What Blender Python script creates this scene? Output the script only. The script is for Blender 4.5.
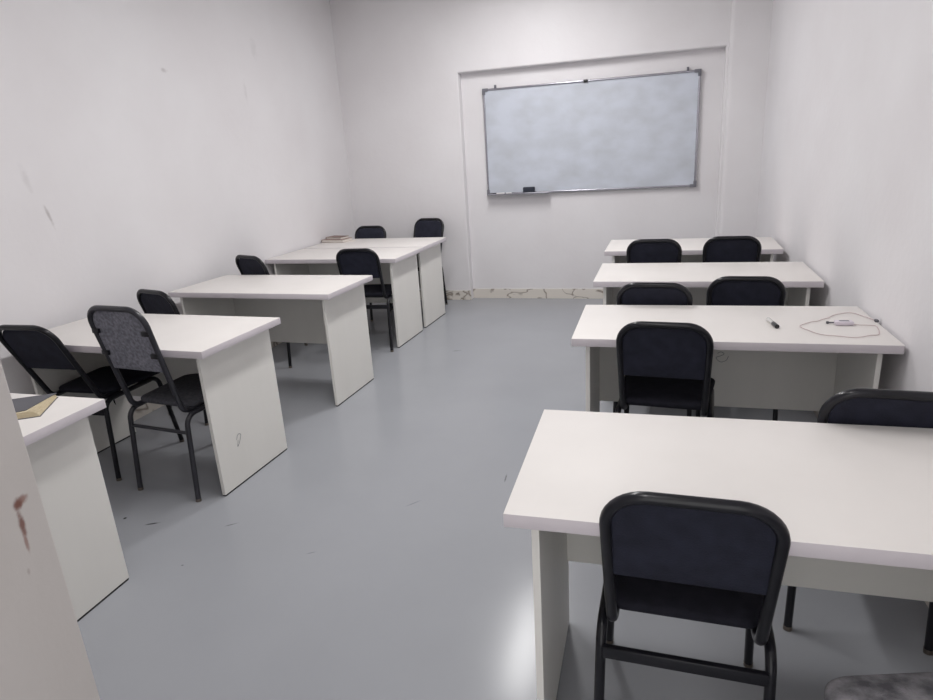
import bpy, bmesh, math, random
from mathutils import Vector, Matrix
random.seed(7)
scene = bpy.context.scene
for o in list(bpy.data.objects): bpy.data.objects.remove(o)
PI = math.pi

# ---------------------------------------------------------------- camera
FPX, PITCH, YAW, ROLL, CAMH = 634.85, 0.3024, 0.3190, -0.0633, 1.5202
def cam_axes():
    cy, sy, cp, sp = math.cos(YAW), math.sin(YAW), math.cos(PITCH), math.sin(PITCH)
    fwd = Vector((-sy*cp, cy*cp, -sp)); r0 = Vector((cy, sy, 0)); u0 = r0.cross(fwd)
    cr, sr = math.cos(ROLL), math.sin(ROLL)
    return cr*r0+sr*u0, -sr*r0+cr*u0, fwd
X_, U_, F_ = cam_axes()
cd = bpy.data.cameras.new('camera'); cam = bpy.data.objects.new('camera', cd)
scene.collection.objects.link(cam)
m = Matrix((X_, U_, -F_)).transposed().to_4x4(); m.translation = Vector((0, 0, CAMH))
cam.matrix_world = m
cd.sensor_fit = 'HORIZONTAL'; cd.sensor_width = 36; cd.lens = FPX/933*36
cd.clip_start = 0.02; cd.clip_end = 60
scene.camera = cam

# ---------------------------------------------------------------- world, light, exposure
w = bpy.data.worlds.new('world'); scene.world = w; w.use_nodes = True
w.node_tree.nodes['Background'].inputs[0].default_value = (1.0, 0.99, 0.98, 1)
w.node_tree.nodes['Background'].inputs[1].default_value = 1.9
CEIL = 3.1
LIGHTS = [(-1.18, 4.85, 38), (-1.20, 2.45, 30), (-0.45, 0.45, 10)]  # middle entry is an added fill lamp
for (lx, ly, pw) in LIGHTS:
    l = bpy.data.lights.new('ceiling_panel_light', 'AREA'); l.shape = 'RECTANGLE'
    l.size = 0.2; l.size_y = 1.2; l.energy = pw; l.color = (1.0, 0.99, 0.985)
    lo = bpy.data.objects.new('ceiling_panel_light', l); scene.collection.objects.link(lo)
    lo.location = (lx, ly, CEIL-0.062)
vs = scene.view_settings
vs.view_transform = 'Standard'; vs.look = 'None'; vs.gamma = 1; vs.use_curve_mapping = False
vs.exposure = 0.05

# ---------------------------------------------------------------- materials
def srgb(r, g, b):
    f = lambda c: (c/255/12.92) if c/255 <= 0.04045 else ((c/255+0.055)/1.055)**2.4
    return (f(r), f(g), f(b), 1)
def mat(name, col, rough=0.5, metal=0.0, col2=None, nscale=8, detail=4, bump=0.0, bscale=80, coat=0, spec=0.5, ramp=(0.35, 0.7), stretch=None, rough2=None):
    m = bpy.data.materials.new(name); m.use_nodes = True
    n = m.node_tree.nodes; l = m.node_tree.links; b = n['Principled BSDF']
    b.inputs['Base Color'].default_value = col; b.inputs['Roughness'].default_value = rough
    b.inputs['Metallic'].default_value = metal; b.inputs['Specular IOR Level'].default_value = spec
    b.inputs['Coat Weight'].default_value = coat; b.inputs['Coat Roughness'].default_value = 0.15
    tc = n.new('ShaderNodeTexCoord'); src = tc.outputs['Object']
    if stretch:
        mp = n.new('ShaderNodeMapping'); mp.inputs['Scale'].default_value = stretch
        l.new(src, mp.inputs['Vector']); src = mp.outputs['Vector']
    nz = n.new('ShaderNodeTexNoise'); nz.inputs['Scale'].default_value = nscale; nz.inputs['Detail'].default_value = detail
    l.new(src, nz.inputs['Vector'])
    rp = n.new('ShaderNodeValToRGB'); rp.color_ramp.elements[0].position = ramp[0]; rp.color_ramp.elements[1].position = ramp[1]
    rp.color_ramp.elements[0].color = col; rp.color_ramp.elements[1].color = col2 or tuple([c*0.94 for c in col[:3]]+[1])
    l.new(nz.outputs['Fac'], rp.inputs['Fac']); l.new(rp.outputs['Color'], b.inputs['Base Color'])
    if rough2 is not None:
        mr = n.new('ShaderNodeMapRange'); mr.inputs['To Min'].default_value = rough; mr.inputs['To Max'].default_value = rough2
        l.new(nz.outputs['Fac'], mr.inputs['Value']); l.new(mr.outputs['Result'], b.inputs['Roughness'])
    if bump:
        nb = n.new('ShaderNodeTexNoise'); nb.inputs['Scale'].default_value = bscale; nb.inputs['Detail'].default_value = 6
        l.new(tc.outputs['Object'], nb.inputs['Vector'])
        bp = n.new('ShaderNodeBump'); bp.inputs['Strength'].default_value = bump; bp.inputs['Distance'].default_value = 0.01
        l.new(nb.outputs['Fac'], bp.inputs['Height']); l.new(bp.outputs['Normal'], b.inputs['Normal'])
    m['rp'] = rp.name
    return m
def add_marks(m, marks, ns=30, na=0.9):
    """dirt marks with a shape of their own: (centre, radii, rotation z, colour, strength)"""
    n = m.node_tree.nodes; l = m.node_tree.links; b = n['Principled BSDF']
    tc = n.new('ShaderNodeTexCoord')
    cur = b.inputs['Base Color'].links[0].from_socket
    nz = n.new('ShaderNodeTexNoise'); nz.inputs['Scale'].default_value = ns; nz.inputs['Detail'].default_value = 5
    l.new(tc.outputs['Object'], nz.inputs['Vector'])
    for c, r, rot, col, k in marks:
        mp = n.new('ShaderNodeMapping'); mp.vector_type = 'TEXTURE'
        mp.inputs['Location'].default_value = c; mp.inputs['Scale'].default_value = r; mp.inputs['Rotation'].default_value = rot
        l.new(tc.outputs['Object'], mp.inputs['Vector'])
        ln = n.new('ShaderNodeVectorMath'); ln.operation = 'LENGTH'; l.new(mp.outputs['Vector'], ln.inputs[0])
        ad = n.new('ShaderNodeMath'); ad.operation = 'MULTIPLY_ADD'; l.new(nz.outputs['Fac'], ad.inputs[0]); ad.inputs[1].default_value = na; l.new(ln.outputs['Value'], ad.inputs[2])
        mr = n.new('ShaderNodeMapRange'); mr.interpolation_type = 'SMOOTHSTEP'
        mr.inputs['From Min'].default_value = 1.4; mr.inputs['From Max'].default_value = 0.6
        mr.inputs['To Min'].default_value = 0; mr.inputs['To Max'].default_value = k
        l.new(ad.outputs[0], mr.inputs['Value'])
        mx = n.new('ShaderNodeMix'); mx.data_type = 'RGBA'
        l.new(mr.outputs['Result'], mx.inputs['Factor']); l.new(cur, mx.inputs['A']); mx.inputs['B'].default_value = col
        cur = mx.outputs['Result']
    l.new(cur, b.inputs['Base Color'])
WALLC = srgb(230, 228, 230); WALLC2 = srgb(224, 221, 223)
M = {}
M['wall'] = mat('wall_plaster', WALLC, 0.62, col2=WALLC2, nscale=1.6, detail=8, bump=0.12, bscale=26, spec=0.3)
M['wall_left'] = mat('wall_plaster_left', WALLC, 0.62, col2=WALLC2, nscale=1.3, detail=8, bump=0.12, bscale=22, spec=0.3)
M['ceiling'] = mat('ceiling_paint', srgb(236, 234, 232), 0.8, nscale=2)
M['floor'] = mat('grey_epoxy_floor', srgb(150, 152, 157), 0.13, col2=srgb(162, 164, 169), ramp=(0.15, 0.85), nscale=1.1, detail=7, bump=0.02, bscale=9, rough2=0.268, spec=0.2)
M['desk'] = mat('white_melamine', srgb(226, 222, 219), 0.5, col2=srgb(221, 217, 214), nscale=3, spec=0.25)
M['desk_panel'] = mat('white_melamine_panel', srgb(232, 230, 225), 0.45, col2=srgb(227, 225, 220), nscale=5, spec=0.4, stretch=(1, 1, .2))
M['desk_edge'] = mat('melamine_edge_band', srgb(214, 207, 212), 0.4, nscale=6)
M['shadow_gap'] = mat('shadow_gap_black', srgb(38, 37, 38), 0.6)
M['metal'] = mat('black_enamelled_tube', srgb(22, 22, 27), 0.3, col2=srgb(28, 28, 34), nscale=14, coat=0.22, spec=0.25)
M['metal_grey'] = mat('charcoal_enamelled_tube', srgb(42, 42, 48), 0.33, col2=srgb(50, 50, 57), nscale=14, coat=0.15, spec=0.4)
M['cap'] = mat('steel_foot', srgb(120, 112, 104), 0.3, metal=0.8)
M['fabric'] = mat('navy_black_cloth', srgb(33, 34, 46), 0.72, col2=srgb(41, 43, 57), nscale=22, detail=6, bump=0.25, bscale=240, spec=0.25)
M['fabric_black'] = mat('black_cloth', srgb(30, 30, 38), 0.85, col2=srgb(38, 38, 47), nscale=30, detail=6, bump=0.25, bscale=260, spec=0.2)
M['fabric_grey'] = mat('mottled_grey_cloth', srgb(112, 112, 121), 0.9, col2=srgb(150, 150, 160), nscale=70, detail=8, bump=0.35, bscale=300, spec=0.15)
M['fabric_dusty'] = mat('dusty_grey_cloth', srgb(92, 91, 96), 0.9, col2=srgb(158, 156, 160), nscale=24, detail=9, bump=0.35, bscale=300, spec=0.15)
M['fabric_slate'] = mat('slate_cloth', srgb(74, 74, 79), 0.9, col2=srgb(92, 92, 98), nscale=60, detail=8, bump=0.3, bscale=300, spec=0.15)
M['alu'] = mat('aluminium_frame', srgb(176, 176, 184), 0.27, metal=0.9, nscale=10)
M['plastic_grey'] = mat('grey_corner_plastic', srgb(112, 112, 120), 0.45)
M['board'] = mat('whiteboard_surface', srgb(203, 208, 219), 0.3, col2=srgb(184, 188, 195), nscale=4.2, detail=10, ramp=(0.36, 0.8), stretch=(1, 1, 1.6), spec=0.5)
M['dark'] = mat('dark_felt', srgb(46, 50, 62), 0.8)
M['white_plastic'] = mat('white_plastic', srgb(232, 230, 230), 0.3)
M['clear'] = mat('pale_barrel_plastic', srgb(205, 203, 200), 0.25)
M['black_plastic'] = mat('black_plastic', srgb(28, 28, 30), 0.3)
M['wire'] = mat('pinkish_wire', srgb(196, 176, 178), 0.5)
M['usb'] = mat('pale_lilac_plastic', srgb(215, 206, 216), 0.35)
M['cover_grey'] = mat('dark_grey_card', srgb(92, 92, 98), 0.6, nscale=20)
M['paper'] = mat('cream_paper', srgb(212, 200, 174), 0.8, col2=srgb(190, 174, 142), nscale=60, stretch=(1, 1, 40))
M['white_paper'] = mat('white_paper', srgb(232, 226, 220), 0.8)
M['brown'] = mat('faded_brown_cover', srgb(172, 152, 143), 0.6, col2=srgb(150, 128, 120), nscale=18)
M['brown_dark'] = mat('brown_cover', srgb(140, 118, 110), 0.6, col2=srgb(122, 100, 95), nscale=18)
M['door'] = mat('door_paint', srgb(208, 203, 200), 0.5, col2=srgb(202, 197, 193), nscale=4, detail=6, bump=0.05, bscale=60)
M['ink'] = mat('pencil_marks', srgb(120, 120, 126), 0.7)
em = bpy.data.materials.new('lit_diffuser'); em.use_nodes = True
b_ = em.node_tree.nodes['Principled BSDF']; b_.inputs['Emission Color'].default_value = (1, 0.98, 0.96, 1); b_.inputs['Emission Strength'].default_value = 4
M['diffuser'] = em
# marbled tile
mb = bpy.data.materials.new('veined_marble_tile'); mb.use_nodes = True
n = mb.node_tree.nodes; l = mb.node_tree.links; b = n['Principled BSDF']; b.inputs['Roughness'].default_value = 0.2
tc = n.new('ShaderNodeTexCoord'); nz = n.new('ShaderNodeTexNoise'); nz.inputs['Scale'].default_value = 3.0; nz.inputs['Detail'].default_value = 2.5; nz.inputs['Distortion'].default_value = 1.2
l.new(tc.outputs['Object'], nz.inputs['Vector'])
s1 = n.new('ShaderNodeMath'); s1.operation = 'SUBTRACT'; s1.inputs[1].default_value = 0.5; l.new(nz.outputs['Fac'], s1.inputs[0])
s2 = n.new('ShaderNodeMath'); s2.operation = 'ABSOLUTE'; l.new(s1.outputs[0], s2.inputs[0])
rp = n.new('ShaderNodeValToRGB'); rp.color_ramp.elements[0].position = 0.0; rp.color_ramp.elements[0].color = srgb(138, 128, 118)
rp.color_ramp.elements[1].position = 0.03; rp.color_ramp.elements[1].color = srgb(222, 216, 208)
l.new(s2.outputs[0], rp.inputs['Fac']); l.new(rp.outputs['Color'], b.inputs['Base Color'])
M['marble'] = mb

# ---------------------------------------------------------------- mesh helpers
def link(name, bm, material, parent=None, smooth=True):
    me = bpy.data.meshes.new(name); bmesh.ops.recalc_face_normals(bm, faces=bm.faces); bm.to_mesh(me); bm.free()
    mats = material if isinstance(material, (list, tuple)) else [material]
    for q in mats: me.materials.append(q)
    o = bpy.data.objects.new(name, me); scene.collection.objects.link(o)
    if smooth:
        for p in me.polygons: p.use_smooth = True
        try:
            me.set_sharp_from_angle(angle=math.radians(38))
        except Exception: pass
    if parent: o.parent = parent
    return o
def box(bm, x0, x1, y0, y1, z0, z1, bev=0, seg=2, mi=0):
    r = bmesh.ops.create_cube(bm, size=1)
    for v in r['verts']:
        v.co = Vector(((x0+x1)/2+v.co.x*(x1-x0), (y0+y1)/2+v.co.y*(y1-y0), (z0+z1)/2+v.co.z*(z1-z0)))
    fs = set(f for v in r['verts'] for f in v.link_faces)
    for f in fs: f.material_index = mi
    if bev:
        es = list(set(e for f in fs for e in f.edges))
        r2 = bmesh.ops.bevel(bm, geom=es, offset=bev, segments=seg, affect='EDGES', profile=0.5)
        for f in r2['faces']: f.material_index = mi
def bez(pts, n=8, closed=False):
    """Catmull-Rom through points"""
    P = [Vector(p) for p in pts]; out = []
    N = len(P)
    rng = range(N if closed else N-1)
    for i in rng:
        if closed: p0, p1, p2, p3 = P[(i-1) % N], P[i], P[(i+1) % N], P[(i+2) % N]
        else: p0, p1, p2, p3 = P[max(i-1, 0)], P[i], P[i+1], P[min(i+2, N-1)]
        for k in range(n):
            t = k/n; out.append(0.5*((2*p1)+(-p0+p2)*t+(2*p0-5*p1+4*p2-p3)*t*t+(-p0+3*p1-3*p2+p3)*t**3))
    if not closed: out.append(P[-1])
    return out
def fillet(pts, rads, seg=7):
    """polyline with rounded corners"""
    P = [Vector(p) for p in pts]; out = [P[0]]
    for i in range(1, len(P)-1):
        a = (P[i-1]-P[i]).normalized(); b = (P[i+1]-P[i]).normalized(); r = rads[i-1]
        ang = a.angle(b); d = min(r/math.tan(ang/2), (P[i-1]-P[i]).length*.98, (P[i+1]-P[i]).length*.98)
        s, e = P[i]+a*d, P[i]+b*d
        rr = d*math.tan(ang/2); c = P[i]+(a+b).normalized()*(rr/math.sin(ang/2))
        vs_, ve = s-c, e-c; tot = vs_.angle(ve)
        for k in range(seg+1):
            t = k/seg; v = (vs_*math.sin((1-t)*tot)+ve*math.sin(t*tot))/math.sin(tot)
            out.append(c+v)
    out.append(P[-1]); return out
def tube(bm, pts, r, seg=12, caps=True, r2=None):
    P = [Vector(p) for p in pts]; rings = []
    t0 = (P[1]-P[0]).normalized(); ref = Vector((0, 0, 1)) if abs(t0.z) < .9 else Vector((1, 0, 0))
    nrm = (ref-t0*ref.dot(t0)).normalized()
    for i, p in enumerate(P):
        if i == 0: t = (P[1]-P[0])
        elif i == len(P)-1: t = P[-1]-P[-2]
        else: t = (P[i+1]-P[i]).normalized()+(P[i]-P[i-1]).normalized()
        t.normalize(); nrm = (nrm-t*nrm.dot(t)).normalized(); bn = t.cross(nrm)
        rr = r if r2 is None else r+(r2-r)*i/(len(P)-1)
        rings.append([bm.verts.new(p+(nrm*math.cos(2*PI*k/seg)+bn*math.sin(2*PI*k/seg))*rr) for k in range(seg)])
    for a, b in zip(rings, rings[1:]):
        for k in range(seg): bm.faces.new((a[k], a[(k+1) % seg], b[(k+1) % seg], b[k]))
    if caps: bm.faces.new(rings[0][::-1]); bm.faces.new(rings[-1])
def rrect(w2, h2, r, seg=6):
    """rounded rectangle outline; r = radii (tr, tl, bl, br)"""
    out = []
    for (sx, sy, a0, rr) in ((1, 1, 0, r[0]), (-1, 1, PI/2, r[1]), (-1, -1, PI, r[2]), (1, -1, 1.5*PI, r[3])):
        for k in range(seg+1):
            a = a0+PI/2*k/seg; out.append((sx*(w2-rr)+rr*math.cos(a), sy*(h2-rr)+rr*math.sin(a)))
    return out
def pillow(bm, outline, to3d, t0, t1, puff0, puff1, edge=0.006):
    """a padded slab: outline (u,v), to3d(u,v,t); both faces domed"""
    cx = sum(p[0] for p in outline)/len(outline); cy = sum(p[1] for p in outline)/len(outline)
    layers = [(1.0, t0+edge), (1.0, t1-edge)]
    def ring(s, t, ins=0): return [bm.verts.new(to3d(cx+(u-cx)*s, cy+(v-cy)*s, t)) for u, v in outline]
    prof1 = [(1.0, t0+edge), (1.0, t1-edge), (0.985, t1-edge*.35), (0.96, t1), (0.8, t1+puff1*.55), (0.5, t1+puff1*.9), (0.2, t1+puff1)]
    prof0 = [(0.985, t0+edge*.35), (0.96, t0), (0.8, t0-puff0*.55), (0.5, t0-puff0*.9), (0.2, t0-puff0)]
    R1 = [ring(*q) for q in prof1]; R0 = [R1[0]]+[ring(*q) for q in prof0]
    N = len(outline)
    for R in (R1, R0):
        for a, b in zip(R, R[1:]):
            for k in range(N): bm.faces.new((a[k], a[(k+1) % N], b[(k+1) % N], b[k]))
        bm.faces.new(R[-1])
def empty(name, label, cat, loc=(0, 0, 0), rz=0, group=None):
    o = bpy.data.objects.new(name, None); scene.collection.objects.link(o)
    o.location = loc; o.rotation_euler = (0, 0, rz); o['label'] = label; o['category'] = cat
    o.empty_display_size = .1
    if group: o['group'] = group
    return o
def struct(o, label=None):
    o['kind'] = 'structure'
    if label: o['label'] = label
    return o
def copy_tree(o, parent=None):
    c = o.copy(); scene.collection.objects.link(c)
    if parent: c.parent = parent
    for ch in [q for q in bpy.data.objects if q.parent == o]: copy_tree(ch, c)
    return c

# ---------------------------------------------------------------- room shell
YB, THB = 6.4908, 0.01752
def bw(x, off=0, z=0):     # a point of the back wall: x along it, off away from its recessed face (towards the room)
    return Vector((x*math.cos(THB)+off*math.sin(THB), YB+x*math.sin(THB)-off*math.cos(THB), z))
def xl(y): return -3.290-0.012*(y-6.34)      # left wall
def xr(y): return 0.882-0.0255*(y-1.2)        # right wall
Y0 = -0.42
def quadprism(name, pts, z0, z1, material):
    bm = bmesh.new(); a = [bm.verts.new((p[0], p[1], z0)) for p in pts]; b = [bm.verts.new((p[0], p[1], z1)) for p in pts]
    N = len(pts); bm.faces.new(a[::-1]); bm.faces.new(b)
    for k in range(N): bm.faces.new((a[k], a[(k+1) % N], b[(k+1) % N], b[k]))
    return link(name, bm, material, smooth=False)
YE = 6.75
fl = quadprism('floor', [(xl(Y0)-.12, Y0-1.2), (xr(Y0)+.12, Y0-1.2), (xr(YE)+.25, YE), (xl(YE)-.15, YE)], -0.1, 0, M['floor']); struct(fl, 'smooth grey painted floor with soft reflections')
ce = quadprism('ceiling', [(xl(Y0)-.12, Y0-.12), (xr(Y0)+.12, Y0-.12), (xr(YE)+.25, YE), (xl(YE)-.15, YE)], CEIL, CEIL+.1, M['ceiling']); struct(ce)
struct(quadprism('wall_left', [(xl(Y0-.12)-.12, Y0-.12), (xl(Y0-.12), Y0-.12), (xl(YE), YE), (xl(YE)-.12, YE)], 0, CEIL, M['wall_left']), 'plain off-white plastered wall on the left with faint smudges')
struct(quadprism('wall_right', [(xr(Y0-.12), Y0-.12), (xr(Y0-.12)+.12, Y0-.12), (xr(YE)+.12, YE), (xr(YE), YE)], 0, CEIL, M['wall_right'] if 'wall_right' in M else M['wall']), 'plain off-white plastered wall on the right, desks pushed against it')
# back wall: recessed field, raised surround, column at the right
D = 0.09
bmw = bmesh.new()
def wbox(bm, x0, x1, o0, o1, z0, z1, bev=0):
    r = bmesh.ops.create_cube(bm, size=1)
    for v in r['verts']:
        xx = x0 if v.co.x < 0 else x1; oo = o0 if v.co.y < 0 else o1; zz = z0 if v.co.z < 0 else z1
        v.co = bw(xx, oo, zz)
    if bev:
        es = list(set(e for v in r['verts'] for e in v.link_edges))
        bmesh.ops.bevel(bm, geom=es, offset=bev, segments=3, affect='EDGES', profile=0.5)
def build_back():
    # one cross-section swept by hand: field at off=0, surround at off=D with a soft plaster arris
    bm = bmesh.new()
    xa, xb, zt = -2.012, 0.408, 2.25; LO, HI = -3.55, 1.1; e = 0.012
    def v(x, o, z): return bm.verts.new(bw(x, o, z))
    # field
    bm.faces.new([v(xa, 0, 0), v(xb, 0, 0), v(xb, 0, zt), v(xa, 0, zt)])
    # reveals (two-segment, softened)
    def loop(dx, o):   # outline of the opening at inset dx outward
        return [v(xa-dx, o, 0), v(xa-dx, o, zt+dx), v(xb+dx, o, zt+dx), v(xb+dx, o, 0)]
    Ls = [loop(0, 0), loop(0.002, D-e), loop(e*.35, D-e*.35), loop(e, D)]
    for a, b in zip(Ls, Ls[1:]):
        for k in range(3): bm.faces.new((a[k], a[k+1], b[k+1], b[k]))
    o = Ls[-1]; O = [v(LO, D, 0), v(LO, D, CEIL), v(HI, D, CEIL), v(HI, D, 0)]
    # outer face
    tl = v(xa-e, D, CEIL); tr = v(xb+e, D, CEIL); ll = v(LO, D, zt+e); rr = v(HI, D, zt+e)
    bm.faces.new((O[0], o[0], o[1], ll)); bm.faces.new((ll, o[1], tl, O[1])); bm.faces.new((o[1], o[2], tr, tl))
    bm.faces.new((o[2], rr, O[2], tr)); bm.faces.new((o[3], O[3], rr, o[2]))
    bmesh.ops.remove_doubles(bm, verts=bm.verts, dist=1e-5)
    # back slab for thickness
    wbox(bm, LO, HI, -0.02, -0.14, 0, CEIL)
    return bm
struct(link('wall_back', build_back(), M['wall'], smooth=False), 'off-white end wall with a shallow recess that holds the whiteboard')
bm = bmesh.new()
def column():
    prof = [(0.432, D), (0.437, D+.020), (0.452, D+.034), (0.470, D+.036), (1.05, D+.036), (1.05, D-.02), (0.432, D-.02)]
    a = [bm.verts.new(bw(x, o, 0)) for x, o in prof]; b = [bm.verts.new(bw(x, o, CEIL)) for x, o in prof]
    N = len(prof)
    for k in range(N): bm.faces.new((a[k], a[(k+1) % N], b[(k+1) % N], b[k]))
    bm.faces.new(a); bm.faces.new(b)
column(); struct(link('wall_column', bm, M['wall']), 'slightly raised plastered column in the right end corner')
# front wall (behind the camera) with the doorway
DX0, DX1, DZ = -0.43, 0.60, 2.3  # unseen opening, widened so world light fills under the desks
bm = bmesh.new()
box(bm, xl(Y0)-.1, DX0, Y0-.12, Y0, 0, CEIL); box(bm, DX1, xr(Y0)+.1, Y0-.12, Y0, 0, CEIL); box(bm, DX0, DX1, Y0-.12, Y0, DZ, CEIL)
struct(link('wall_front', bm, M['wall'], smooth=False))
bm = bmesh.new()
box(bm, DX0-.04, DX0+.02, Y0-.13, Y0+.012, 0, DZ+.02); box(bm, DX1-.02, DX1+.04, Y0-.13, Y0+.012, 0, DZ+.02); box(bm, DX0+.02, DX1-.02, Y0-.13, Y0+.012, DZ-.02, DZ+.02)
struct(link('trim_1', bm, M['door'], smooth=False), 'painted door frame')
# open door leaf at the left edge of the picture
LEAF = math.atan2(.25, .764)
bm = bmesh.new(); box(bm, -.042, 0, -.79, 0, 0.008, 2.08, .003)
dl = link('door_1', bm, M['door'], smooth=False); struct(dl, 'open pale grey door leaf with a brown rust stain')
dl.location = (-.66, .454, 0); dl.rotation_euler = (0, 0, LEAF)
rust, rust2 = srgb(118, 74, 62), srgb(140, 98, 86)
add_marks(M['door'], [((0, -.030, 1.194), (.1, .013, .007), (0, 0, 0), rust2, .8), ((0, -.036, 1.193), (.1, .009, .009), (0, 0, 0), rust, .95), ((0, -.0385, 1.170), (.1, .006, .020), (0, 0, 0), rust, .9),
                      ((0, -.040, 1.150), (.1, .004, .016), (0, 0, 0), rust2, .7), ((0, -.049, 1.119), (.1, .003, .005), (0, 0, 0), srgb(165, 152, 148), .5)], 160, 0.7)
# skirting
def skirt(name, p, q, h=0.10, t=0.009, side=1, label=None):
    d = (Vector(q)-Vector(p)); d.normalize(); nn = Vector((-d.y, d.x, 0))*side
    bm = bmesh.new(); pts = [Vector(p), Vector(q), Vector(q)+nn*t, Vector(p)+nn*t]
    a = [bm.verts.new((v.x, v.y, 0)) for v in pts]; b = [bm.verts.new((v.x, v.y, h)) for v in pts]
    bm.faces.new(a[::-1]); bm.faces.new(b)
    for k in range(4): bm.faces.new((a[k], a[(k+1) % 4], b[(k+1) % 4], b[k]))
    return struct(link(name, bm, M['marble'], smooth=False), label)
skirt('baseboard_left', (xl(Y0), Y0, 0), (xl(6.33), 6.33, 0), side=-1, label='marble tile skirting along the left wall')
skirt('baseboard_right', (xr(Y0), Y0, 0), (xr(6.36), 6.36, 0), side=1, label='marble tile skirting along the right wall')
bb = bmesh.new()
wbox(bb, -3.28, -2.012, D, D+.009, 0, .10); wbox(bb, -2.010, 0.406, 0, .010, 0, .10); wbox(bb, 0.41, .430, D, D+.009, 0, .1); wbox(bb, .43, .740, D+.036, D+.045, 0, .1)
struct(link('baseboard_back', bb, M['marble'], smooth=False), 'veined marble tile skirting below the whiteboard wall')
# stains on the walls
grey = srgb(150, 142, 142)
add_marks(M['wall_left'], [((-3.18, 2.70, 1.32), (.3, .016, .085), (0.25, 0, 0), grey, .55), ((-3.18, 2.62, 1.52), (.3, .03, .10), (0.2, 0, 0), grey, .16),
    ((-3.2, 3.81, 2.16), (.3, .045, .022), (0, 0, 0), grey, .4), ((-3.2, 4.7, 2.08), (.3, .03, .12), (0, 0, 0), grey, .15), ((-3.2, 4.9, 2.42), (.3, .07, .12), (0, 0, 0), grey, .12)])
add_marks(M['floor'], [((-2.36, 1.96, 0), (.012, .012, .1), (0, 0, 0), srgb(40, 40, 42), 1), ((-2.19, 1.95, 0), (.045, .008, .1), (0, 0, .5), srgb(70, 70, 74), 1),
    ((-1.82, 2.02, 0), (.04, .006, .1), (0, 0, .7), srgb(96, 96, 100), .8), ((-.72, 2.66, 0), (.006, .06, .1), (0, 0, .1), srgb(90, 90, 94), .8), ((-1.35, 1.91, 0), (.03, .005, .1), (0, 0, .6), srgb(100, 100, 104), .7),
    ((-1.83, 1.72, 0), (.01, .008, .1), (0, 0, 0), srgb(90, 90, 94), .8), ((-1.6, 4.6, 0), (.05, .012, .1), (0, 0, .4), srgb(100, 100, 104), .6),
    ((-1.08, 2.35, 0), (.05, .006, .1), (0, 0, .9), srgb(110, 112, 116), .7)])

# ---------------------------------------------------------------- ceiling lamps
def ceiling_lamp(x, y, label):
    t = empty('ceiling_light', label, 'ceiling light', (x, y, CEIL), 0, 'ceiling lights')
    bm = bmesh.new(); box(bm, -.16, .16, -.63, .63, -.045, 0, .004); link('housing', bm, M['white_plastic'], t)
    bm = bmesh.new(); box(bm, -.135, .135, -.605, .605, -.054, -.0452, .003); link('diffuser', bm, M['diffuser'], t)
ceiling_lamp(LIGHTS[0][0], LIGHTS[0][1], 'long white ceiling light near the whiteboard end of the room')
ceiling_lamp(LIGHTS[1][0], LIGHTS[1][1], 'added unseen fill light on the ceiling in the middle of the room')  # unseen lamp, added mid-room to even out the light
ceiling_lamp(LIGHTS[2][0], LIGHTS[2][1], 'long white ceiling light near the doorway end of the room')

# ---------------------------------------------------------------- desks
L, W, H, T, OS, OF = 1.2097, 0.5969, 0.75, 0.034, 0.055, 0.037
PT = 0.018
def make_desk():
    t = empty('desk', '', 'desk')
    bm = bmesh.new(); box(bm, -L/2, L/2, -W/2, W/2, H-T, H, .0015, 2)
    for f in bm.faces:
        if abs(f.normal.z) < .5: f.material_index = 1
    link('tabletop', bm, [M['desk'], M['desk_edge']], t)
    for s in (-1, 1):
        xo = s*(L/2-OS); x0, x1 = min(xo, xo-s*PT), max(xo, xo-s*PT)
        bm = bmesh.new(); box(bm, x0, x1, -(W/2-OF), W/2-OF, 0.008, H-T, .001, 1)
        box(bm, x0+.001, x1-.001, -(W/2-OF)+.004, W/2-OF-.004, 0.0, 0.008, mi=1)  # black strip paints the dark shadow gap between panel and floor
        link('side_panel', bm, [M['desk_panel'], M['shadow_gap']], t)
    bm = bmesh.new(); xi = L/2-OS-PT; ym = W/2-OF-.012
    box(bm, -xi, xi, ym-.018, ym, 0.26, H-T, .001, 1)
    link('modesty_panel', bm, M['desk_panel'], t)
    return t
desk0 = make_desk()
DESKS = [
 (.2627, 1.508, 1.81, 'white desk nearest the camera on the right, a chair tucked up to its front'),
 (.2199, 2.8574, 1.31, 'white desk on the right carrying the marker pen and the thin coiled cable'),
 (.1828, 4.0148, .47, 'bare white desk on the right, between the cable desk and the one below the whiteboard'),
 (.1445, 5.1078, -.12, 'farthest white desk of the right row, nearest the whiteboard'),
 (-2.5228, 1.3261, 1.2, 'white desk at the left edge with the dark grey notebook, cut off by the door'),
 (-2.5479, 2.4998, -1.44, 'white desk on the left with a grey-backed chair and a black chair at it'),
 (-2.5519, 3.6356, -1.2, 'bare white desk in the middle of the left row, third from the camera'),
 (-2.655, 4.89, -1.0, 'white desk on the left pushed edge to edge against the bookstack desk, its near half'),
 (-2.652, 5.507, -1.0, 'farthest white desk of the left row, carrying the brown books'),
]
desks = []
for i, (x, y, a, lab) in enumerate(DESKS):
    d_ = desk0 if i == 0 else copy_tree(desk0)
    d_.location = (x, y, 0); d_.rotation_euler = (0, 0, math.radians(a)); d_['label'] = lab
    d_['group'] = 'classroom desks'
    desks.append(d_)
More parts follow.
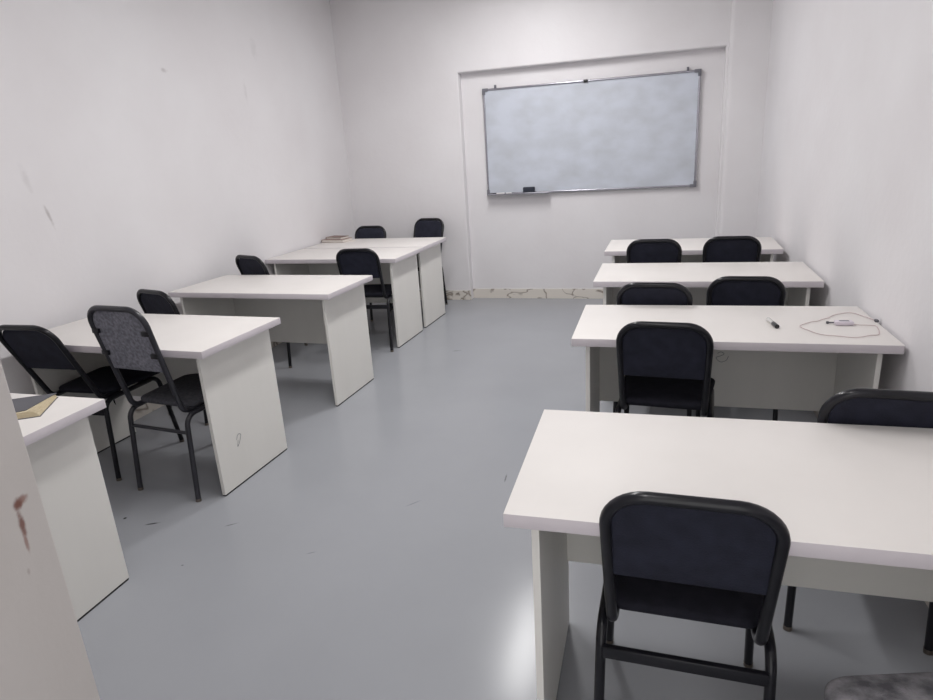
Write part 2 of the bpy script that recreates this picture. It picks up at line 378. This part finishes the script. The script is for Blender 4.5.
# pencil scribbles on two desks (part of their panels)
def scribble(parent, pts, r=.0009):
    bm = bmesh.new(); tube(bm, bez(pts, 5), r, 5); return link('pencil_scribble', bm, M['ink'], parent)
mx, mz = -0.0, .52
ym = W/2-OF-.012-.018-.0006
scribble(desks[1], [(mx+.02, ym, mz+.012), (mx+.035, ym, mz+.02), (mx+.05, ym, mz+.01), (mx+.03, ym, mz-.002), (mx+.015, ym, mz-.01), (mx+.035, ym, mz-.03), (mx+.06, ym, mz-.022), (mx+.07, ym, mz+.0)], .0011)
px = L/2-OS+.0004
scribble(desks[5], [(px, -.12, .235), (px, -.105, .258), (px, -.085, .25), (px, -.1, .22), (px, -.12, .2), (px, -.11, .23)], .0012)

# ---------------------------------------------------------------- chairs
def make_chair(zt=.858, yt=-.069, zp=.612, yf=.469, fab='fabric', seatm='fabric_black', met='metal', bar=True, gapped=False):
    t = empty('chair', '', 'chair')
    R = .0125; met = M[met]
    zr = .428                                  # side rail height
    ft = Vector
    for s in (-1, 1):
        # one bent hoop per side, split into rear leg, rail and front leg
        rear = fillet([(s*.191, 0, .004), (s*.184, .035, zr-.002), (s*.184, .14, zr)], [.055])
        bm = bmesh.new(); tube(bm, rear, R); lg = link('leg', bm, met, t)
        bm = bmesh.new(); tube(bm, [(s*.191, 0, 0), (s*.1906, .002, .014)], R+.0012, 12); link('foot_cap', bm, M['cap'], lg)
        front = fillet([(s*.184, .30, zr), (s*.186, yf-.064, zr+.001), (s*.204, yf, .004)], [.055])
        bm = bmesh.new(); tube(bm, front, R); lg = link('leg', bm, met, t)
        bm = bmesh.new(); tube(bm, [(s*.204, yf, 0), (s*.2036, yf-.002, .014)], R+.0012, 12); link('foot_cap', bm, M['cap'], lg)
    bm = bmesh.new()
    for s in (-1, 1): tube(bm, [(s*.184, .139, zr), (s*.184, .301, zr)], R)
    tube(bm, [(-.184, .16, zr-.002), (.184, .16, zr-.002)], .009); tube(bm, [(-.184, .33, zr-.002), (.184, .33, zr-.002)], .009)
    link('seat_frame', bm, met, t)
    # stretcher between the rear legs
    bm = bmesh.new(); zs = .372
    if bar: box(bm, -.18, .18, .014, .030, zs-.016, zs+.016, .003)
    else: tube(bm, [(-.184, .03, zs-.03), (.184, .03, zs-.03)], .0085)
    link('stretcher', bm, met, t)
    # backrest tube
    def yb_(z): return .033+(z-.44)/(zt-.44)*(yt-.033)
    hw, hb, q = .183-R, .170, R
    pts = [(-.158, .16, zr+.012), (-.160, .045, zr+.010), (-hw, yt, zt-q), (hw, yt, zt-q), (.160, .045, zr+.010), (.158, .16, zr+.012)]
    path = fillet(pts, [.05, .085, .085, .05], 9)
    bm = bmesh.new(); tube(bm, path, R+.0005, 14); fr = link('back_frame', bm, met, t)
    # pad
    z1 = zt-2*R+.001; cz = (z1+zp)/2; h2 = (z1-zp)/2
    wt, wb = hw-R+.002, hw-R-.003
    def to3(u, v, tt):
        z = cz+v; k = (u/hw)**2
        return Vector((u*(1-.02*(1-(v+h2)/(2*h2))), yb_(z)+tt+.008*(1-k), z))
    bm = bmesh.new(); pillow(bm, rrect(wt, h2, (.072, .072, .006, .006), 7), to3, -.004, .014, .0015, .006, .004)
    bk = link('backrest', bm, M[fab], t)
    for s in (-1, 1):
        for zz in (() if not gapped else (zt-.125, zp+.085)):
            bm = bmesh.new(); yy = yb_(zz); box(bm, s*(hw-.018)-.020, s*(hw-.018)+.020, yy-.016, yy-.003, zz-.011, zz+.011, .002)
            link('clip', bm, M['metal'], bk)
    # seat pad: rounder at the front, narrower at the rear
    y0, y1, zb, ztop = .082, .475, zr+R+.002, zr+R+.030
    cy = (y0+y1)/2; hy = (y1-y0)/2
    def seat3(u, v, tt):
        k = (v+hy)/(2*hy)
        return Vector((u*(.84+.16*min(1, k*1.9)), cy+v, zb+tt-(.010*max(0, k-.8)/.2)**1.0))
    bm = bmesh.new(); pillow(bm, rrect(.200, hy, (.07, .07, .035, .035), 7), seat3, 0, ztop-zb, .0, .012, .008)
    link('seat', bm, M[seatm], t)
    return t
black_group = 'black framed chairs'
protoA = make_chair()
protoG = make_chair(.974, -.075, .654, .56, 'fabric_grey', 'fabric_slate', 'metal_grey', bar=False, gapped=True)
protoD = make_chair(seatm='fabric_dusty')
protoB = make_chair(.885, -.10, .630)
protoC = make_chair(.878, -.155, .622)
CH = [  # proto, x, y, rotation, label
 (protoA, .060, 1.224, -.006, 'black chair in front with its back to the camera, pushed up to the nearest desk'),
 (protoA, -.006, 2.507, -.06, 'black chair with visible seat, left of the two at the desk with the cable'),
 (protoA, .592, 1.872, -.031, 'black chair near the right wall just beyond the nearest desk, cut off by the frame'),
 (protoA, -.062, 3.235, -.05, 'left black chair at the third desk of the right row'),
 (protoA, .369, 3.39, -.034, 'right black chair at the third desk of the right row'),
 (protoB, -.10, 4.56, 0, 'left black chair at the right-row desk closest to the whiteboard'),
 (protoB, .398, 4.63, -.02, 'right black chair at the right-row desk closest to the whiteboard'),
 (protoD, .635, .785, .3, 'chair at the bottom right corner of the photo with a dusty grey seat'),
 (protoG, -2.303, 2.18, -.09, 'taller chair with a mottled grey back and slate seat on the left'),
 (protoC, -2.88, 2.25, .03, 'black chair at the left edge of the photo, beside the grey-backed chair'),
 (protoA, -2.885, 3.01, -.27, 'black chair by the left wall, behind the desk of the grey-backed chair'),
 (protoB, -2.96, 4.10, -.36, 'black chair by the left wall, behind the bare middle desk of the left row'),
 (protoA, -2.32, 4.50, .06, 'black chair drawn up to the near side of the two joined desks on the left'),
 (protoA, -2.92, 5.90, PI-.05, 'black chair behind the joined desks, between the brown books and the aisle-side chair'),
 (protoB, -2.405, 6.18, PI-.2, 'black chair against the end wall, at the aisle corner of the joined desks'),
]
used = set()
for p, x, y, a, lab in CH:
    c_ = p if p.name not in used else copy_tree(p)
    used.add(p.name)
    c_.location = (x, y, 0); c_.rotation_euler = (0, 0, a); c_['label'] = lab; c_['group'] = 'classroom chairs'

# ---------------------------------------------------------------- whiteboard
wb = empty('whiteboard', 'large wall-mounted whiteboard with an aluminium frame, smeared with grey', 'whiteboard', bw(0, 0, 0), THB)
# local: x along the wall, -y into the room
ax0, ax1, bz0, bz1 = -1.780, .206, 1.090, 2.080
ROT = -0.0
bm = bmesh.new(); box(bm, ax0+.008, ax1-.008, -.030, -.014, bz0+.008, bz1-.008); link('board_panel', bm, M['board'], wb)
def rail(x0, z0, x1, z1):
    bm = bmesh.new()
    if z0 == z1: box(bm, x0, x1, -.040, -.010, z0-.009, z0+.009, .006, 4)
    else: box(bm, x0-.009, x0+.009, -.040, -.010, z0, z1, .006, 4)
    link('frame_rail', bm, M['alu'], wb)
rail(ax0, bz0, ax1, bz0); rail(ax0, bz1, ax1, bz1); rail(ax0, bz0, ax0, bz1); rail(ax1, bz0, ax1, bz1)
for cx_, sx in ((ax0, 1), (ax1, -1)):
    for cz_, sz in ((bz0, 1), (bz1, -1)):
        bm = bmesh.new()
        box(bm, min(cx_-sx*.014, cx_+sx*.045), max(cx_-sx*.014, cx_+sx*.045), -.043, -.009, cz_-.014, cz_+.014, .004)
        box(bm, min(cx_-sx*.014, cx_+sx*.014), max(cx_-sx*.014, cx_+sx*.014), -.0431, -.009, min(cz_-sz*.014, cz_+sz*.045), max(cz_-sz*.014, cz_+sz*.045), .004)
        link('corner_cap', bm, M['plastic_grey'], wb)
for hx in (-1.667, .105):
    bm = bmesh.new(); box(bm, hx-.010, hx+.010, -.022, 0, bz1+.008, bz1+.040, .003); tube(bm, [(hx, -.030, bz1+.028), (hx, 0, bz1+.028)], .007, 10)
    link('mounting_bracket', bm, M['plastic_grey'], wb)
bm = bmesh.new(); box(bm, -.815, -.775, -.046, -.012, bz1-.013, bz1+.013, .003); link('frame_clip', bm, M['black_plastic'], wb)
bm = bmesh.new(); box(bm, -1.770, -1.150, -.098, -.036, bz0-.010, bz0-.004, .002); box(bm, -1.770, -1.150, -.100, -.095, bz0-.010, bz0+.006, .002)
link('pen_tray', bm, M['alu'], wb)
def onwall(x, off, z): p = bw(x, off, z); return p
er = empty('board_eraser', 'dark felt board eraser standing on the whiteboard ledge', 'board eraser', onwall(-1.355, .066, bz0-.0035), THB)
bm = bmesh.new(); box(bm, -.062, .062, -.022, .022, 0, .018, .003); link('felt_pad', bm, M['dark'], er)
bm = bmesh.new(); box(bm, -.058, .058, -.019, .019, .018, .060, .006); link('handle', bm, M['dark'], er)
def pen(name, label, loc, rz, body, cap, ln=.12, r=.009, capl=.05, group=None):
    t = empty(name, label, 'marker pen', loc, rz, group)
    bm = bmesh.new(); tube(bm, [(-ln/2, 0, r), (ln/2-capl, 0, r)], r*.92, 14); link('barrel', bm, body, t)
    bm = bmesh.new(); tube(bm, [(ln/2-capl, 0, r), (ln/2-.004, 0, r), (ln/2, 0, r)], r, 14); link('cap', bm, cap, t)
    bm = bmesh.new(); tube(bm, [(-ln/2-.005, 0, r), (-ln/2, 0, r)], r*.8, 12); link('end_plug', bm, cap, t)
    return t
pen('marker_pen', 'white marker pen with a black cap lying at the left end of the whiteboard ledge', onwall(-1.665, .066, bz0-.004), THB+PI, M['white_plastic'], M['black_plastic'], .125, .009, .04, 'marker pens on the whiteboard ledge')
pen('marker_pen', 'shorter grey-capped marker pen between the eraser and the black-capped pen on the ledge', onwall(-1.545, .066, bz0-.004), THB, M['white_plastic'], M['plastic_grey'], .09, .008, .03, 'marker pens on the whiteboard ledge')

# ---------------------------------------------------------------- things on the desks
pen('marker_pen', 'clear marker pen with a thick black cap lying on the desk left of the cable', (.423, 2.825, H), math.radians(-81), M['clear'], M['black_plastic'], .12, .009, .05)
cb = empty('charging_cable', 'thin pinkish cable looped on the right-hand desk with a pale plug block', 'cable', (.70, 2.84, H), 0)
O = Vector((.70, 2.84, H))
pts = [(.722, 2.848), (.745, 2.838), (.798, 2.831), (.800, 2.79), (.790, 2.735), (.777, 2.698), (.748, 2.687), (.69, 2.652), (.631, 2.668), (.577, 2.685), (.543, 2.741), (.523, 2.802), (.573, 2.868), (.600, 2.884), (.629, 2.918), (.655, 2.945), (.692, 2.998), (.756, 3.038), (.79, 2.99), (.823, 2.905)]
bm = bmesh.new(); tube(bm, bez([Vector((x, y, H+.0035))-O for x, y in pts], 7), .0015, 8); link('wire', bm, M['wire'], cb)
bm = bmesh.new(); box(bm, -.038, .030, -.017, .017, 0.001, .018, .005, 3)
ub = link('plug_block', bm, M['usb'], cb); ub.location = (-.005, .004, 0); ub.rotation_euler = (0, 0, math.radians(2))
bm = bmesh.new(); box(bm, -.022, .014, -.008, .008, .0180, .0185); link('printed_label', bm, M['plastic_grey'], ub)
bm = bmesh.new(); tube(bm, [(-.038, .008, .008), (-.058, .016, .006)], .003, 10); box(bm, -.065, -.055, .011, .022, .001, .011, .002); link('plug_tip', bm, M['cover_grey'], ub)
bm = bmesh.new(); box(bm, .116, .130, .052, .074, .0, .010, .003); link('end_plug', bm, M['cover_grey'], cb)
# dark notebook at the left edge
def slab(bm, poly, z0, z1, mi=0):
    a = [bm.verts.new((p[0], p[1], z0)) for p in poly]; b = [bm.verts.new((p[0], p[1], z1)) for p in poly]; N = len(poly)
    fs = [bm.faces.new(a[::-1]), bm.faces.new(b)]
    for k in range(N): fs.append(bm.faces.new((a[k], a[(k+1) % N], b[(k+1) % N], b[k])))
    for f in fs: f.material_index = mi
nb = empty('notebook', 'dark grey notebook with cream pages fanned open on the desk at the left edge', 'notebook', (-2.14, 1.50, H), 0)
base = Vector((-2.14, 1.50))
def rel(x, y): return (x-base.x, y-base.y)
back = [rel(-2.017, 1.459), rel(-2.125, 1.622), rel(-2.30, 1.505), rel(-2.19, 1.345)]
bm = bmesh.new(); slab(bm, back, 0, .002); link('back_cover', bm, M['cover_grey'], nb)
ctr = Vector((sum(p[0] for p in back)/4, sum(p[1] for p in back)/4))
bm = bmesh.new(); nL = 9
for k in range(nL):          # the leaves fan back towards the spine side
    sh = k/nL; q = []
    for i, p in enumerate(back):
        v = Vector(p); v = ctr+(v-ctr)*.97
        if i == 0: v = v+(Vector(back[3])-Vector(back[0])).normalized()*(.040*sh**1.5)+(Vector(back[1])-Vector(back[0])).normalized()*.03*sh
        if i == 1: v = v+(Vector(back[2])-Vector(back[1])).normalized()*.004*sh
        q.append(v)
    slab(bm, q, .002+.0015*k, .002+.0015*(k+1)-.0002)
link('pages', bm, M['paper'], nb)
q = []
for i, p in enumerate(back):
    v = ctr+(Vector(p)-ctr)*.985
    if i == 0: v = v+(Vector(back[3])-Vector(back[0])).normalized()*.052+(Vector(back[1])-Vector(back[0])).normalized()*.040
    q.append(v)
bm = bmesh.new(); slab(bm, q, .0156, .0178); link('front_cover', bm, M['cover_grey'], nb)
# books on the far left desk
def book(name, label, loc, rz, w2, h2, th, cover, group, pg='white_paper'):
    t = empty(name, label, 'book', loc, rz, group)
    bm = bmesh.new(); box(bm, -w2, w2, -h2, h2, 0, .0022); box(bm, -w2, w2, -h2, h2, th-.0022, th); box(bm, -w2, -w2+.0025, -h2, h2, .001, th-.001)
    link('cover', bm, cover, t, smooth=False)
    bm = bmesh.new(); box(bm, -w2+.004, w2-.005, -h2+.005, h2-.005, .0022, th-.0022); link('pages', bm, M[pg], t, smooth=False)
    return t
book('book', 'larger pale brown book lying flat on the far left desk, under the smaller one', (-3.135, 5.64, H+.0016), -.1, .125, .085, .026, M['brown'], 'books on the far left desk')
book('book', 'smaller darker brown book lying on top of the larger book on the far left desk', (-3.135, 5.655, H+.0277), -.2, .095, .065, .020, M['brown_dark'], 'books on the far left desk')
bm = bmesh.new(); slab(bm, [(-.10, -.07), (.11, -.075), (.105, .075), (-.105, .07)], 0, .0015)
pp = link('paper_sheet', bm, M['white_paper'], smooth=False); pp.location = (-3.05, 5.635, H); pp.rotation_euler = (0, 0, .3)
pp['label'] = 'sheet of white paper sticking out from under the brown books'; pp['category'] = 'paper'
